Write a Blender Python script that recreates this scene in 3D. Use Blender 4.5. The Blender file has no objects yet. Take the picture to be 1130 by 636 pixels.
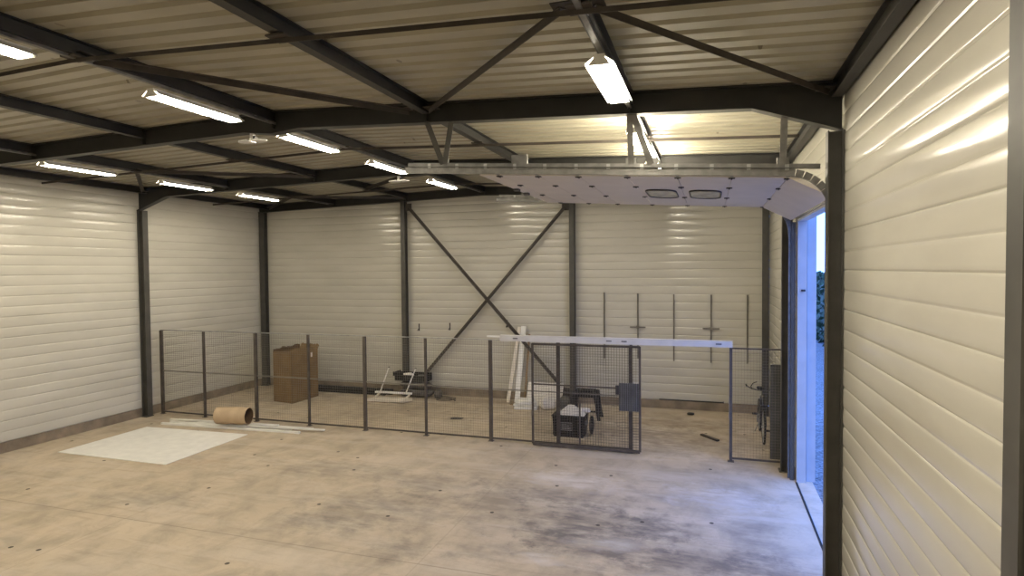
import bpy, math, random
from mathutils import Vector, Matrix
random.seed(7)
SC = bpy.context.scene
COL = SC.collection
PI = math.pi

# ------------------------------------------------------------------ materials
def mat(name, col, rough=.6, metal=0., var=.08, scale=6., bump=0., bscale=40., spec=.5, col2=None, stretch=None, detail=5.):
    m = bpy.data.materials.new(name); m.use_nodes = True
    nt = m.node_tree; N = nt.nodes; L = nt.links
    b = N['Principled BSDF']
    b.inputs['Roughness'].default_value = rough; b.inputs['Metallic'].default_value = metal
    b.inputs['Specular IOR Level'].default_value = spec
    tc = N.new('ShaderNodeTexCoord'); mp = N.new('ShaderNodeMapping')
    L.new(tc.outputs['Object'], mp.inputs['Vector'])
    if stretch: mp.inputs['Scale'].default_value = stretch
    no = N.new('ShaderNodeTexNoise'); no.inputs['Scale'].default_value = scale; no.inputs['Detail'].default_value = detail
    L.new(mp.outputs[0], no.inputs['Vector'])
    cr = N.new('ShaderNodeValToRGB')
    c2 = col2 if col2 else tuple(c * (1 - 2 * var) for c in col)
    c1 = col if col2 else tuple(min(1, c * (1 + var)) for c in col)
    cr.color_ramp.elements[0].position = .32; cr.color_ramp.elements[1].position = .68
    cr.color_ramp.elements[0].color = (*c2, 1); cr.color_ramp.elements[1].color = (*c1, 1)
    L.new(no.outputs['Fac'], cr.inputs['Fac']); L.new(cr.outputs['Color'], b.inputs['Base Color'])
    if bump:
        n2 = N.new('ShaderNodeTexNoise'); n2.inputs['Scale'].default_value = bscale; L.new(tc.outputs['Object'], n2.inputs['Vector'])
        bp = N.new('ShaderNodeBump'); bp.inputs['Strength'].default_value = bump; bp.inputs['Distance'].default_value = .01
        L.new(n2.outputs['Fac'], bp.inputs['Height']); L.new(bp.outputs['Normal'], b.inputs['Normal'])
    return m

def emis(name, col, s):
    m = bpy.data.materials.new(name); m.use_nodes = True
    N = m.node_tree.nodes; b = N['Principled BSDF']
    b.inputs['Base Color'].default_value = (.9, .9, .9, 1)
    b.inputs['Emission Color'].default_value = (*col, 1); b.inputs['Emission Strength'].default_value = s
    return m

M = {}
M['steel'] = mat('charcoal_steel', (.024, .023, .021), .5, 0, .15, 4)
M['column'] = mat('grey_green_steel', (.060, .057, .050), .5, 0, .12, 4)
M['brace'] = mat('brown_primer_steel', (.050, .041, .034), .55, 0, .15, 6)
M['fence'] = mat('dull_fence_steel', (.085, .072, .062), .5, .2, .15, 8)
M['wire'] = mat('galvanised_wire', (.24, .225, .20), .45, .5, .1, 8)
M['railgrey'] = mat('dusty_rail', (.20, .185, .155), .5, .3, .1, 9)
M['galv'] = mat('galvanised_steel', (.42, .42, .41), .38, .75, .12, 9)
M['track'] = mat('dull_zinc_track', (.20, .195, .185), .45, .55, .15, 9)
M['white'] = mat('white_paint', (.80, .79, .75), .45, 0, .04, 5)
M['offwhite'] = mat('offwhite_board', (.74, .68, .58), .6, 0, .05, 4)
M['card'] = mat('cardboard', (.185, .118, .050), .85, 0, .10, 3, .1, 60)
M['card2'] = mat('cardboard_tube', (.46, .345, .22), .8, 0, .06, 4)
M['carddark'] = mat('cardboard_dark', (.13, .08, .04), .9, 0, .1, 4)  # dark brown for two box flaps, and the shade painted inside the tube
M['black'] = mat('black_plastic', (.007, .008, .0085), .7, 0, .2, 8, spec=.25)
M['rubber'] = mat('black_rubber', (.010, .010, .010), .8, 0, .1, 8)
M['grey'] = mat('grey_sack', (.085, .078, .074), .8, 0, .25, 9, .5, 25)
M['dgrey'] = mat('dark_grey_sheet', (.085, .083, .076), .6, 0, .12, 3)
M['mgrey'] = mat('mid_grey_plate', (.17, .17, .17), .5, .3, .1, 6)
M['door'] = mat('door_skin', (.66, .61, .56), .5, 0, .03, 3)
M['doorskin'] = mat('door_outer_skin', (.86, .85, .80), .4, 0, .02, 3)
M['jamb'] = mat('pale_grey_jamb', (.42, .43, .45), .5, 0, .04, 4)
M['doorwin'] = mat('door_window', (.30, .30, .27), .25, 0, .15, 9)
M['hinge'] = mat('dark_hinge', (.05, .045, .045), .5, .3, .1, 8)
M['wood'] = mat('raw_wood', (.28, .19, .11), .7, 0, .12, 5, stretch=(1, 8, 8))
M['plinth'] = mat('plinth_concrete', (.23, .185, .135), .85, 0, .2, 3, .3, 30)
M['gravel'] = mat('gravel', (.20, .21, .22), .9, 0, .4, 25, .8, 40)
M['leaf'] = mat('hedge_leaves', (.035, .07, .030), .7, 0, .4, 6, .8, 12)
M['paper'] = mat('white_paper', (.80, .76, .70), .7, 0, .04, 10)
M['bluepaint'] = mat('bicycle_paint', (.03, .03, .035), .35, .2, .1, 8)
M['tube'] = emis('lamp_tube', (1.0, .90, .71), 145)

# cladding and roof sheets
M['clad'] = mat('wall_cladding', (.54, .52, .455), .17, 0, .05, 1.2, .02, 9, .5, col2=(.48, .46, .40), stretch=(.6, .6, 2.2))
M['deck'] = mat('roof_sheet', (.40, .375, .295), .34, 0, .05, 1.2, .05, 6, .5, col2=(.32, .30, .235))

def deck_specks(m):
    """small dark marks scattered on the roof sheet"""
    nt = m.node_tree; N = nt.nodes; L = nt.links; b = N['Principled BSDF']
    src = b.inputs['Base Color'].links[0].from_socket
    tc = N.new('ShaderNodeTexCoord')
    mp = N.new('ShaderNodeMapping'); mp.inputs['Scale'].default_value = (1.0, .5, 0); L.new(tc.outputs['Object'], mp.inputs['Vector'])
    v = N.new('ShaderNodeTexVoronoi'); v.inputs['Scale'].default_value = 3.2; L.new(mp.outputs[0], v.inputs['Vector'])
    n = N.new('ShaderNodeTexNoise'); n.inputs['Scale'].default_value = 1.1; L.new(tc.outputs['Object'], n.inputs['Vector'])
    a = N.new('ShaderNodeMath'); a.operation = 'LESS_THAN'; a.inputs[1].default_value = .075; L.new(v.outputs['Distance'], a.inputs[0])
    c = N.new('ShaderNodeMath'); c.operation = 'GREATER_THAN'; c.inputs[1].default_value = .44; L.new(n.outputs['Fac'], c.inputs[0])
    d = N.new('ShaderNodeMath'); d.operation = 'MULTIPLY'; L.new(a.outputs[0], d.inputs[0]); L.new(c.outputs[0], d.inputs[1])
    e = N.new('ShaderNodeMath'); e.operation = 'MULTIPLY'; e.inputs[1].default_value = .65; L.new(d.outputs[0], e.inputs[0])
    mx = N.new('ShaderNodeMix'); mx.data_type = 'RGBA'; L.new(e.outputs[0], mx.inputs['Factor']); L.new(src, mx.inputs['A'])
    mx.inputs['B'].default_value = (.09, .07, .05, 1); L.new(mx.outputs['Result'], b.inputs['Base Color'])
deck_specks(M['deck'])

def concrete():
    m = bpy.data.materials.new('concrete_floor'); m.use_nodes = True
    nt = m.node_tree; N = nt.nodes; L = nt.links; b = N['Principled BSDF']
    tc = N.new('ShaderNodeTexCoord'); V = tc.outputs['Object']
    def noise(sc, det=6, st=None, rough=.55, dist=0):
        n = N.new('ShaderNodeTexNoise'); n.inputs['Scale'].default_value = sc; n.inputs['Detail'].default_value = det
        n.inputs['Roughness'].default_value = rough; n.inputs['Distortion'].default_value = dist
        if st:
            mp = N.new('ShaderNodeMapping'); mp.inputs['Scale'].default_value = st[:3]
            if len(st) > 3: mp.inputs['Rotation'].default_value = (0, 0, st[3])
            L.new(V, mp.inputs['Vector']); L.new(mp.outputs[0], n.inputs['Vector'])
        else: L.new(V, n.inputs['Vector'])
        return n.outputs['Fac']
    def ramp(f, p0, p1, c0=(0, 0, 0), c1=(1, 1, 1)):
        r = N.new('ShaderNodeValToRGB'); r.color_ramp.elements[0].position = p0; r.color_ramp.elements[1].position = p1
        r.color_ramp.elements[0].color = (*c0, 1); r.color_ramp.elements[1].color = (*c1, 1); L.new(f, r.inputs['Fac']); return r.outputs['Color']
    def math_(op, a, c):
        n = N.new('ShaderNodeMath'); n.operation = op
        for i, x in enumerate((a, c)):
            if isinstance(x, (int, float)): n.inputs[i].default_value = x
            else: L.new(x, n.inputs[i])
        return n.outputs[0]
    def mix(fac, A, B):
        n = N.new('ShaderNodeMix'); n.data_type = 'RGBA'
        for k, x in (('Factor', fac), ('A', A), ('B', B)):
            if isinstance(x, (int, float)): n.inputs[k].default_value = x
            elif isinstance(x, tuple): n.inputs[k].default_value = (*x, 1)
            else: L.new(x, n.inputs[k])
        return n.outputs['Result']
    base = ramp(noise(.55, 8, None, .6), .3, .7, (.42, .35, .255), (.58, .485, .365))
    base = mix(math_('MULTIPLY', ramp(noise(2.3, 8, (1, .7, 1, .5), .65, .4), .42, .66), .6), base, (.27, .225, .175))
    base = mix(math_('MULTIPLY', ramp(noise(1.4, 7, (.35, 1.3, 1, .35), .6, .3), .48, .66), .55), base, (.57, .50, .41))
    # fine scratches and speckle
    base = mix(math_('MULTIPLY', ramp(noise(9, 5, (.12, 1, 1, .25)), .56, .7), .30), base, (.27, .21, .16))
    base = mix(math_('MULTIPLY', ramp(noise(38, 3), .62, .72), .25), base, (.24, .20, .16))
    # stains with a shape of their own: (x, y, rx, ry, rotation, strength, tone)
    dark, pale = (.155, .135, .12), (.66, .61, .56)
    stains = [(-1.75, 7.9, .95, .95, .2, .85, dark), (-.75, 8.15, .65, .55, 0, .9, dark), (-2.6, 6.9, .6, .45, .3, .4, dark),
              (-.2, 7.3, 1.2, .5, .1, .8, dark), (.5, 8.3, .45, .55, 0, .5, dark), (-4.3, 8.8, .9, .7, 0, .45, dark), (-3.0, 8.3, .6, .9, 0, .45, dark),
              (-3.6, 6.6, .5, .4, 0, .55, dark), (-5.2, 7.0, .9, .35, .1, .35, dark), (-1.6, 12.9, 1.4, .8, 0, .6, dark), (-.6, 13.9, 1.8, .6, 0, .55, (.17, .12, .08)),
              (-5.5, 12.9, .45, .25, .2, .55, dark), (-6.0, 14.8, 3.5, .35, 0, .5, (.17, .12, .08)), (-10.6, 14.2, 1.6, 1.3, 0, .45, dark), (-3.2, 12.6, 1.0, .6, 0, .4, dark),
              (-1.0, 12.6, 2.2, 1.2, 0, .6, (.20, .155, .11)), (-6.5, 13.4, 3.5, 1.0, 0, .35, (.22, .17, .12)), (-2.2, 8.9, 1.6, .5, -.2, .6, dark), (-4.6, 7.6, 1.3, .9, .3, .5, dark), (-6.2, 9.0, 1.4, .6, .1, .4, dark), (-8.3, 7.0, 1.2, .5, .1, .35, dark), (-.4, 9.3, 1.0, .35, 0, .5, dark), (.6, 7.3, .7, .5, 0, .55, dark), (-1.2, 7.4, 1.2, .7, .1, .75, dark), (-9.0, 8.6, 1.0, .35, .2, .25, (.36, .22, .13)),
              (-.1, 6.75, .75, .28, .05, .75, pale), (-2.2, 9.6, 1.0, .45, -.1, .6, pale), (-1.9, 6.9, .3, .18, 0, .7, pale), (.1, 9.5, 1.0, .6, 0, .5, pale), (-1.2, 7.5, .6, .2, .1, .5, pale)]
    sep = N.new('ShaderNodeSeparateXYZ'); L.new(V, sep.inputs[0])
    edge = noise(3.2, 7, None, .7); grain = noise(5, 6, (.45, 1.2, 1, .3), .62)
    for (x, y, rx, ry, rot, st, tone) in stains:
        mp = N.new('ShaderNodeMapping'); mp.vector_type = 'TEXTURE'
        mp.inputs['Location'].default_value = (x, y, 0); mp.inputs['Rotation'].default_value = (0, 0, rot); mp.inputs['Scale'].default_value = (rx, ry, 1000)
        L.new(V, mp.inputs['Vector'])
        ln = N.new('ShaderNodeVectorMath'); ln.operation = 'LENGTH'; L.new(mp.outputs[0], ln.inputs[0])
        d = math_('ADD', ln.outputs['Value'], math_('MULTIPLY', math_('SUBTRACT', edge, .5), 2.6))
        f = ramp(d, .35, 1.15, (1, 1, 1), (0, 0, 0))
        g = ramp(grain, .30, .62)
        base = mix(math_('MULTIPLY', math_('MULTIPLY', f, g), min(1, st * 1.1)), base, tone)
    # saw-cut joints
    for ax, vals in ((0, (-12.3, -7.78, -3.25)), (1, (1.8, 6.35))):
        for v in vals:
            w = math_('ADD', sep.outputs[ax], math_('MULTIPLY', math_('SUBTRACT', noise(1.5, 2), .5), .02))
            c = math_('COMPARE', w, v); n = c.node; n.inputs[2].default_value = .010
            base = mix(math_('MULTIPLY', c, .38 if ax == 1 else .16), base, (.13, .105, .085))
    # cast-in dark knots
    vo = N.new('ShaderNodeTexVoronoi'); vo.inputs['Scale'].default_value = .62; vo.voronoi_dimensions = '2D'; L.new(V, vo.inputs['Vector'])
    k = math_('LESS_THAN', vo.outputs['Distance'], .018)
    base = mix(math_('MULTIPLY', k, .9), base, (.03, .022, .015))
    L.new(base, b.inputs['Base Color'])
    rr = ramp(noise(1.8, 5), .3, .7, (.52,) * 3, (.78,) * 3); L.new(rr, b.inputs['Roughness'])
    bp = N.new('ShaderNodeBump'); bp.inputs['Strength'].default_value = .25; bp.inputs['Distance'].default_value = .01
    L.new(noise(25, 6), bp.inputs['Height']); L.new(bp.outputs[0], b.inputs['Normal'])
    b.inputs['Specular IOR Level'].default_value = .35
    return m
M['concrete'] = concrete()

# ------------------------------------------------------------------ mesh builder
ORG = {}
class MB:
    def __init__(s): s.v = []; s.f = []
    def box(s, x0, x1, y0, y1, z0, z1):
        s.hexa([(x0, y0, z0), (x1, y0, z0), (x1, y1, z0), (x0, y1, z0), (x0, y0, z1), (x1, y0, z1), (x1, y1, z1), (x0, y1, z1)]); return s
    def hexa(s, P):
        n = len(s.v); s.v += [tuple(p) for p in P]
        s.f += [tuple(n + i for i in q) for q in ((0, 3, 2, 1), (4, 5, 6, 7), (0, 1, 5, 4), (1, 2, 6, 5), (2, 3, 7, 6), (3, 0, 4, 7))]; return s
    def bar(s, a, b, w, h, up=(0, 0, 1)):
        """rectangular bar from a to b, width w across, height h along up"""
        a = Vector(a); b = Vector(b); d = (b - a).normalized(); up = Vector(up)
        if abs(d.dot(up)) > .98: up = Vector((0, 1, 0))
        r = d.cross(up).normalized(); u = r.cross(d).normalized()
        P = []
        for p in (a, b):
            for i, j in ((-1, -1), (1, -1), (1, 1), (-1, 1)): P.append(p + r * w / 2 * i + u * h / 2 * j)
        n = len(s.v); s.v += [tuple(p) for p in P]
        s.f += [tuple(n + i for i in q) for q in ((0, 1, 2, 3), (7, 6, 5, 4), (0, 4, 5, 1), (1, 5, 6, 2), (2, 6, 7, 3), (3, 7, 4, 0))]; return s
    def cyl(s, a, b, r, n=12, r2=None, cap=True):
        a = Vector(a); b = Vector(b); d = (b - a).normalized(); up = Vector((0, 0, 1)) if abs(d.z) < .9 else Vector((0, 1, 0))
        x = d.cross(up).normalized(); y = x.cross(d).normalized(); r2 = r if r2 is None else r2; k = len(s.v)
        for p, q in ((a, r), (b, r2)):
            for i in range(n):
                t = 2 * PI * i / n; s.v.append(tuple(p + x * math.cos(t) * q + y * math.sin(t) * q))
        for i in range(n): j = (i + 1) % n; s.f.append((k + i, k + j, k + n + j, k + n + i))
        if cap: s.f.append(tuple(k + i for i in range(n))[::-1]); s.f.append(tuple(k + n + i for i in range(n)))
        return s
    def path(s, pts, r, n=8, closed=False):
        m = len(pts); pts = [Vector(p) for p in pts]; k = len(s.v)
        nrm = None
        for i, p in enumerate(pts):
            if closed: d = (pts[(i + 1) % m] - pts[i - 1]).normalized()
            else: d = (pts[min(i + 1, m - 1)] - pts[max(i - 1, 0)]).normalized()
            if nrm is None:
                nrm = d.cross(Vector((0, 0, 1)) if abs(d.z) < .9 else Vector((1, 0, 0))).normalized()
            nrm = (nrm - d * nrm.dot(d)).normalized(); bi = d.cross(nrm)
            for j in range(n):
                t = 2 * PI * j / n; s.v.append(tuple(p + nrm * math.cos(t) * r + bi * math.sin(t) * r))
        for i in range(m if closed else m - 1):
            for j in range(n):
                a = k + i * n + j; b_ = k + i * n + (j + 1) % n; c = k + ((i + 1) % m) * n + (j + 1) % n; d_ = k + ((i + 1) % m) * n + j
                s.f.append((a, b_, c, d_))
        if not closed: s.f.append(tuple(k + j for j in range(n))[::-1]); s.f.append(tuple(k + (m - 1) * n + j for j in range(n)))
        return s
    def prism(s, poly, vec):
        """polygon (list of 3d points) pushed along vec"""
        n = len(poly); k = len(s.v); vec = Vector(vec)
        s.v += [tuple(p) for p in poly] + [tuple(Vector(p) + vec) for p in poly]
        s.f.append(tuple(range(k, k + n))[::-1]); s.f.append(tuple(range(k + n, k + 2 * n)))
        for i in range(n): j = (i + 1) % n; s.f.append((k + i, k + j, k + n + j, k + n + i))
        return s
    def ibeam(s, a, b, w, h, t=.012, up=(0, 0, 1)):
        a = Vector(a); b = Vector(b); d = (b - a).normalized(); up = Vector(up)
        r = d.cross(up).normalized(); u = r.cross(d).normalized()
        s.bar(a + u * (h / 2 - t / 2), b + u * (h / 2 - t / 2), w, t, up); s.bar(a - u * (h / 2 - t / 2), b - u * (h / 2 - t / 2), w, t, up)
        s.bar(a, b, t * .8, h - 2 * t, up); return s
    def build(s, name, m, parent=None, smooth=False, local=False, bevel=0):
        me = bpy.data.meshes.new(name)
        o = Vector((0, 0, 0)) if (parent is None or local) else ORG[parent]
        me.from_pydata([tuple(Vector(p) - o) for p in s.v], [], s.f)
        me.materials.append(m); me.update()
        import bmesh
        bm = bmesh.new(); bm.from_mesh(me); bmesh.ops.recalc_face_normals(bm, faces=bm.faces); bm.to_mesh(me); bm.free()
        if smooth:
            for p in me.polygons: p.use_smooth = True
            try: me.set_sharp_from_angle(angle=math.radians(40))
            except Exception: pass
        ob = bpy.data.objects.new(name, me); COL.objects.link(ob)
        if parent is not None: ob.parent = parent; ORG[ob] = o.copy()
        else: ORG[ob] = Vector((0, 0, 0))
        if bevel:
            bv = ob.modifiers.new('bevel', 'BEVEL'); bv.width = bevel; bv.segments = 2; bv.limit_method = 'ANGLE'
        return ob

def tag(o, label=None, cat=None, group=None, kind=None):
    if label: o['label'] = label
    if cat: o['category'] = cat
    if group: o['group'] = group
    if kind: o['kind'] = kind
    return o
def thing(name, loc, label, cat, group=None):
    e = bpy.data.objects.new(name, None); COL.objects.link(e); e.location = loc; ORG[e] = Vector(loc)
    e.empty_display_size = .2
    return tag(e, label, cat, group)
def struct(name, mb, m, label=None, smooth=False, parent=None):
    o = mb.build(name, m, parent, smooth); o['kind'] = 'structure'
    if label: o['label'] = label
    return o
def copy_tree(o, parent=None):
    c = o.copy(); COL.objects.link(c)
    if parent is not None: c.parent = parent
    ORG[c] = ORG[o].copy()
    for ch in list(o.children): copy_tree(ch, c)
    return c

# ------------------------------------------------------------------ building dimensions
XL, XR, YB, YF = -12.9, 1.3, 15.3, -3.2
XRIDGE, ZR, ZL, ZRT = -5.68, 5.62, 5.42, 5.32
def zdeck(x):
    return ZR + (ZL - ZR) * (XRIDGE - x) / (XRIDGE - XL) if x < XRIDGE else ZR + (ZRT - ZR) * (x - XRIDGE) / (XR - XRIDGE)
FRAMES = [-1.2, 2.9, 7.0, 11.1]          # frame centre lines
GAB = 15.18
PUR = [-12.55, -10.25, -7.95, -5.65, -3.35, -.86]
DOOR_Y0, DOOR_Y1, DOOR_Z = 7.15, 10.62, 4.17

# floor
struct('floor', MB().box(XL - .2, XR + .26, YF - .2, YB + .2, -.2, 0), M['concrete'], 'bare concrete warehouse floor with saw-cut joints, scuffs and pale worn patches')
# ceiling: ribbed sheet, ribs along x
def deck():
    mb = MB(); pr = []; y = YF - .2; zt = .036
    while y < YB + .2:
        pr += [(y, 0), (y + .150, 0), (y + .172, zt), (y + .228, zt)]; y += .25
    pr.append((y, 0))
    xs = [XL - .2, XRIDGE, XR + .28]
    for x in xs:
        k = len(mb.v); zb = zdeck(x)
        mb.v += [(x, p, zb + q) for p, q in pr] + [(x, p, zb + .14) for p, q in pr]
    n = len(pr)
    for a in range(2):
        o0 = a * 2 * n; o1 = (a + 1) * 2 * n
        for i in range(n - 1):
            mb.f.append((o0 + i, o0 + i + 1, o1 + i + 1, o1 + i)); mb.f.append((o0 + n + i, o1 + n + i, o1 + n + i + 1, o0 + n + i + 1))
        mb.f.append((o0, o1, o1 + n, o0 + n)); mb.f.append((o0 + n - 1, o0 + 2 * n - 1, o1 + 2 * n - 1, o1 + n - 1))
    for o0 in (0, 4 * n):
        for i in range(n - 1): mb.f.append((o0 + i, o0 + n + i, o0 + n + i + 1, o0 + i + 1))
    return mb
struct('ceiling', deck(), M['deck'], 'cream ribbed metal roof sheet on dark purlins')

# wall cladding: horizontal trays with rounded grooves, profile in z, run along an axis
def clad_profile(z0, z1):
    pr = []; z = z0; i = 0
    while z < z1 - .01:
        dp = .011 if i % 2 == 0 else .006
        for dz, d in [(0, dp), (.006, dp * .6), (.013, dp * .15), (.018, 0)] + [(.018 + .164 * k / 8, -.0045 * (1 - (k / 4 - 1) ** 2)) for k in range(1, 8)] + [(.182, 0), (.187, dp * .15), (.194, dp * .6)]:
            if z + dz < z1: pr.append((z + dz, d))
        z += .2; i += 1
    pr.append((z1, 0)); return pr
def clad(axis, at, out, a0, a1, z0, z1):
    """axis 'x': wall in plane y=at, runs a0..a1 along x; out = +1/-1 direction away from the room"""
    mb = MB(); pr = clad_profile(z0, z1)
    poly = [(out * d, z) for z, d in pr] + [(out * .16, z1), (out * .16, z0)]
    if axis == 'x': P = [(a0, at + o, z) for o, z in poly]; vec = (a1 - a0, 0, 0)
    else: P = [(at + o, a0, z) for o, z in poly]; vec = (0, a1 - a0, 0)
    return mb.prism(P, vec)
wb = struct('wall_back', clad('x', YB, 1, XL, XR, .2, 5.30), M['clad'], 'white ribbed metal cladding of the far gable wall', smooth=True)
struct('wall_left', clad('y', XL, -1, YF, YB + .16, .2, 5.40), M['clad'], 'white ribbed metal cladding of the long side wall', smooth=True)
struct('wall_front', clad('x', YF, -1, XL, XR + .1, 0, 5.30), M['clad'], 'white ribbed cladding behind the viewer', smooth=True)
# right wall around the door opening (pieces in one wall)
struct('wall_right', clad('y', XR, 1, DOOR_Y1 + .06, YB + .16, .2, 5.30), M['clad'], 'white ribbed cladding between door and far corner', smooth=True)
struct('wall_right_near', clad('y', XR, 1, YF, DOOR_Y0 - .06, .2, 5.30), M['clad'], 'white ribbed cladding on the near side of the door', smooth=True)
struct('wall_right_lintel', clad('y', XR, 1, DOOR_Y0 - .06, DOOR_Y1 + .06, DOOR_Z + .02, 5.30), M['clad'], 'white ribbed cladding above the door opening', smooth=True)
# gable infill above the cladding
struct('trim_1', MB().prism([(XL, YB + .01, 5.30), (XR, YB + .01, 5.30), (XR, YB + .01, zdeck(XR) + .05), (XRIDGE, YB + .01, ZR + .05), (XL, YB + .01, zdeck(XL) + .05)], (0, .12, 0)), M['clad'], 'sheet infill of the gable above the cladding')
struct('trim_2', MB().prism([(XL, YF - .01, 5.30), (XR, YF - .01, 5.30), (XR, YF - .01, zdeck(XR) + .05), (XRIDGE, YF - .01, ZR + .05), (XL, YF - .01, zdeck(XL) + .05)], (0, -.12, 0)), M['clad'])
# plinths
struct('baseboard_back', MB().box(XL, XR, YB - .03, YB + .15, 0, .2), M['plinth'], 'low stained concrete plinth under the far wall')
struct('baseboard_left', MB().box(XL - .15, XL + .03, YF, YB - .03, 0, .2), M['plinth'], 'low concrete plinth under the long side wall')
struct('baseboard_right', MB().box(XR - .0, XR + .15, DOOR_Y1 + .06, YB - .03, 0, .2), M['plinth'])
struct('baseboard_right_near', MB().box(XR - .0, XR + .15, YF, DOOR_Y0 - .06, 0, .2), M['plinth'])

# ------------------------------------------------------------------ steel frames
def rafter(y, w=.14, dep=.25, haunch=True):
    """flush roof beam following the two roof slopes"""
    st = [(XL + .02, .52 if haunch else dep), (XL + .9, dep), (XRIDGE - .45, dep), (XRIDGE, dep + .06 if haunch else dep), (XRIDGE + .45, dep), (.42, dep), (XR - .02, .50 if haunch else dep)]
    if not haunch: st = [(XL + .02, dep), (XRIDGE, dep), (XR - .02, dep)]
    mb = MB(); t = .014
    for (xa, da), (xb, db) in zip(st, st[1:]):
        za, zb = zdeck(xa), zdeck(xb)
        def slab(y0, y1, a0, a1, b0, b1):
            mb.hexa([(xa, y0, a0), (xb, y0, b0), (xb, y1, b0), (xa, y1, a0), (xa, y0, a1), (xb, y0, b1), (xb, y1, b1), (xa, y1, a1)])
        slab(y - w / 2, y + w / 2, za - t, za, zb - t, zb)
        slab(y - w / 2, y + w / 2, za - da, za - da + t, zb - db, zb - db + t)
        slab(y - .005, y + .005, za - da + t, za - t, zb - db + t, zb - t)
    for x in (-10.25, -7.95, -5.65, -3.35, -.86):       # stiffener plates where purlins meet the web
        for s in (-1, 1): mb.box(x - .005, x + .005, y + s * .005, y + s * w / 2 * .95, zdeck(x) - dep + t, zdeck(x) - t)
    return mb
FL = {-1.2: 'roof beam behind the viewer', 2.9: 'dark steel roof beam just over the viewer', 7.0: 'big dark steel roof beam crossing in front of the lifted door', 11.1: 'dark steel roof beam above the mesh fence'}
for y in FRAMES: struct('roof_beam', rafter(y), M['steel'], FL[y])
struct('roof_beam', rafter(GAB, .14, .22, False), M['steel'], 'dark steel beam along the top of the far gable wall')

# columns
def column(x0, x1, y, ztop, w=.14):
    """I section, web along x"""
    mb = MB(); t = .014
    mb.box(x0, x0 + t, y - w / 2, y + w / 2, 0, ztop); mb.box(x1 - t, x1, y - w / 2, y + w / 2, 0, ztop); mb.box(x0 + t, x1 - t, y - .006, y + .006, 0, ztop)
    mb.box(x0 - .03, x1, y - w / 2 - .03, y + w / 2 + .03, 0, .015)
    return mb
for y in FRAMES:
    struct('steel_column', column(XR - .16, XR - .005, y, zdeck(XR) - .5), M['column'], 'grey steel column on the door side wall' if y != 11.1 else 'grey steel column beside the open door where the fence ends')
    struct('steel_column', column(XL + .03, XL + .20, y, zdeck(XL) - .52), M['column'], 'dark steel column on the long side wall')
def gcol(x, w=.13, d=.16, zt=None):
    mb = MB(); t = .014; y0, y1 = YB - .04 - d, YB - .04
    zt = zdeck(x) - .22
    mb.box(x - w / 2, x + w / 2, y0, y0 + t, 0, zt); mb.box(x - w / 2, x + w / 2, y1 - t, y1, 0, zt); mb.box(x - .006, x + .006, y0 + t, y1 - t, 0, zt)
    mb.box(x - w / 2 - .03, x + w / 2 + .03, y0 - .03, y1, 0, .015)
    return mb
for x, l in ((XL + .14, 'dark steel column in the corner of the far wall and the long side wall'), (-8.05, 'dark steel column on the far wall above the grey sacks'),
             (-3.31, 'dark steel column on the far wall behind the sliding gate'), (XR - .08, 'dark steel column in the far corner by the bicycle')):
    struct('steel_column', gcol(x, .17 if x < -12 else .13), M['column'], l)

# purlins between the frames, tight under the sheet
bays = [(-1.2 + .07, 2.9 - .07), (2.9 + .07, 7.0 - .07), (7.0 + .07, 11.1 - .07), (11.1 + .07, GAB - .07)]
for x in PUR:
    for (y0, y1) in bays:
        zc = zdeck(x) - .075
        struct('purlin_beam', MB().ibeam((x, y0, zc), (x, y1, zc), .10, .14, .010), M['steel'])
# eaves members
for x in (XR - .08,):
    for (y0, y1) in bays:
        struct('purlin_beam', MB().ibeam((x, y0, zdeck(x) - .09), (x, y1, zdeck(x) - .09), .10, .16, .01), M['steel'])

# struts across the roof at mid-bay, hung under the purlins
for y, l in ((4.25, 'thin brown steel strut across the roof in front of the big beam'), (8.75, 'thin brown steel strut across the roof above the lifted door'), (13.15, 'thin brown steel strut across the roof by the far wall'), (.85, 'thin brown steel strut across the roof over the viewer')):
    t = thing('roof_strut', (XRIDGE, y, zdeck(XRIDGE) - .19), l, 'strut')
    mb = MB()
    for xa, xb in ((XL + .25, XRIDGE), (XRIDGE, XR - .2)):
        a = (xa, y, zdeck(xa) - .175); b = (xb, y, zdeck(xb) - .175); mb.bar(a, b, .045, .006); mb.bar((a[0], y - .020, a[2] - .018), (b[0], y - .020, b[2] - .018), .006, .036)
    mb.build('angle_bar', M['brace'], t)
    for x in PUR[1:]: MB().box(x - .09, x + .09, y - .09, y + .09, zdeck(x) - .170, zdeck(x) - .155).build('gusset_plate', M['brace'], t)
# diagonal wind braces in the roof plane
def rbrace(xa, ya, xb, yb, label, w=.055):
    t = thing('roof_brace', (xa, ya, zdeck(xa) - .12), label, 'brace')
    a = Vector((xa, ya, zdeck(xa) - .115)); b = Vector((xb, yb, zdeck(xb) - .115)); d = (b - a).normalized()
    MB().bar(a, b, w, .007).bar(a + Vector((0, 0, -.03)) + d.cross(Vector((0, 0, 1))) * .03, b + Vector((0, 0, -.03)) + d.cross(Vector((0, 0, 1))) * .03, .007, .06).build('angle_bar', M['brace'], t)
    for p in (a, b):
        q = MB().box(p.x - .08, p.x + .08, p.y - .09, p.y + .09, p.z + .005, p.z + .013).build('gusset_plate', M['brace'], t)
        MB().cyl(p + Vector((.04, .03, .005)), p + Vector((.04, .03, -.02)), .012, 6).build('bolt', M['brace'], q)
rbrace(-3.22, 6.82, -1.0, 4.33, 'brown diagonal roof brace from the big beam up to the plate by the biggest lamp', .085)
rbrace(-3.50, 6.8, -5.65, 4.33, 'brown diagonal roof brace running from the big beam towards the ridge')
rbrace(-.78, 4.33, 1.1, 6.85, 'brown diagonal roof brace running from the strut plate towards the door side wall')
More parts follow.
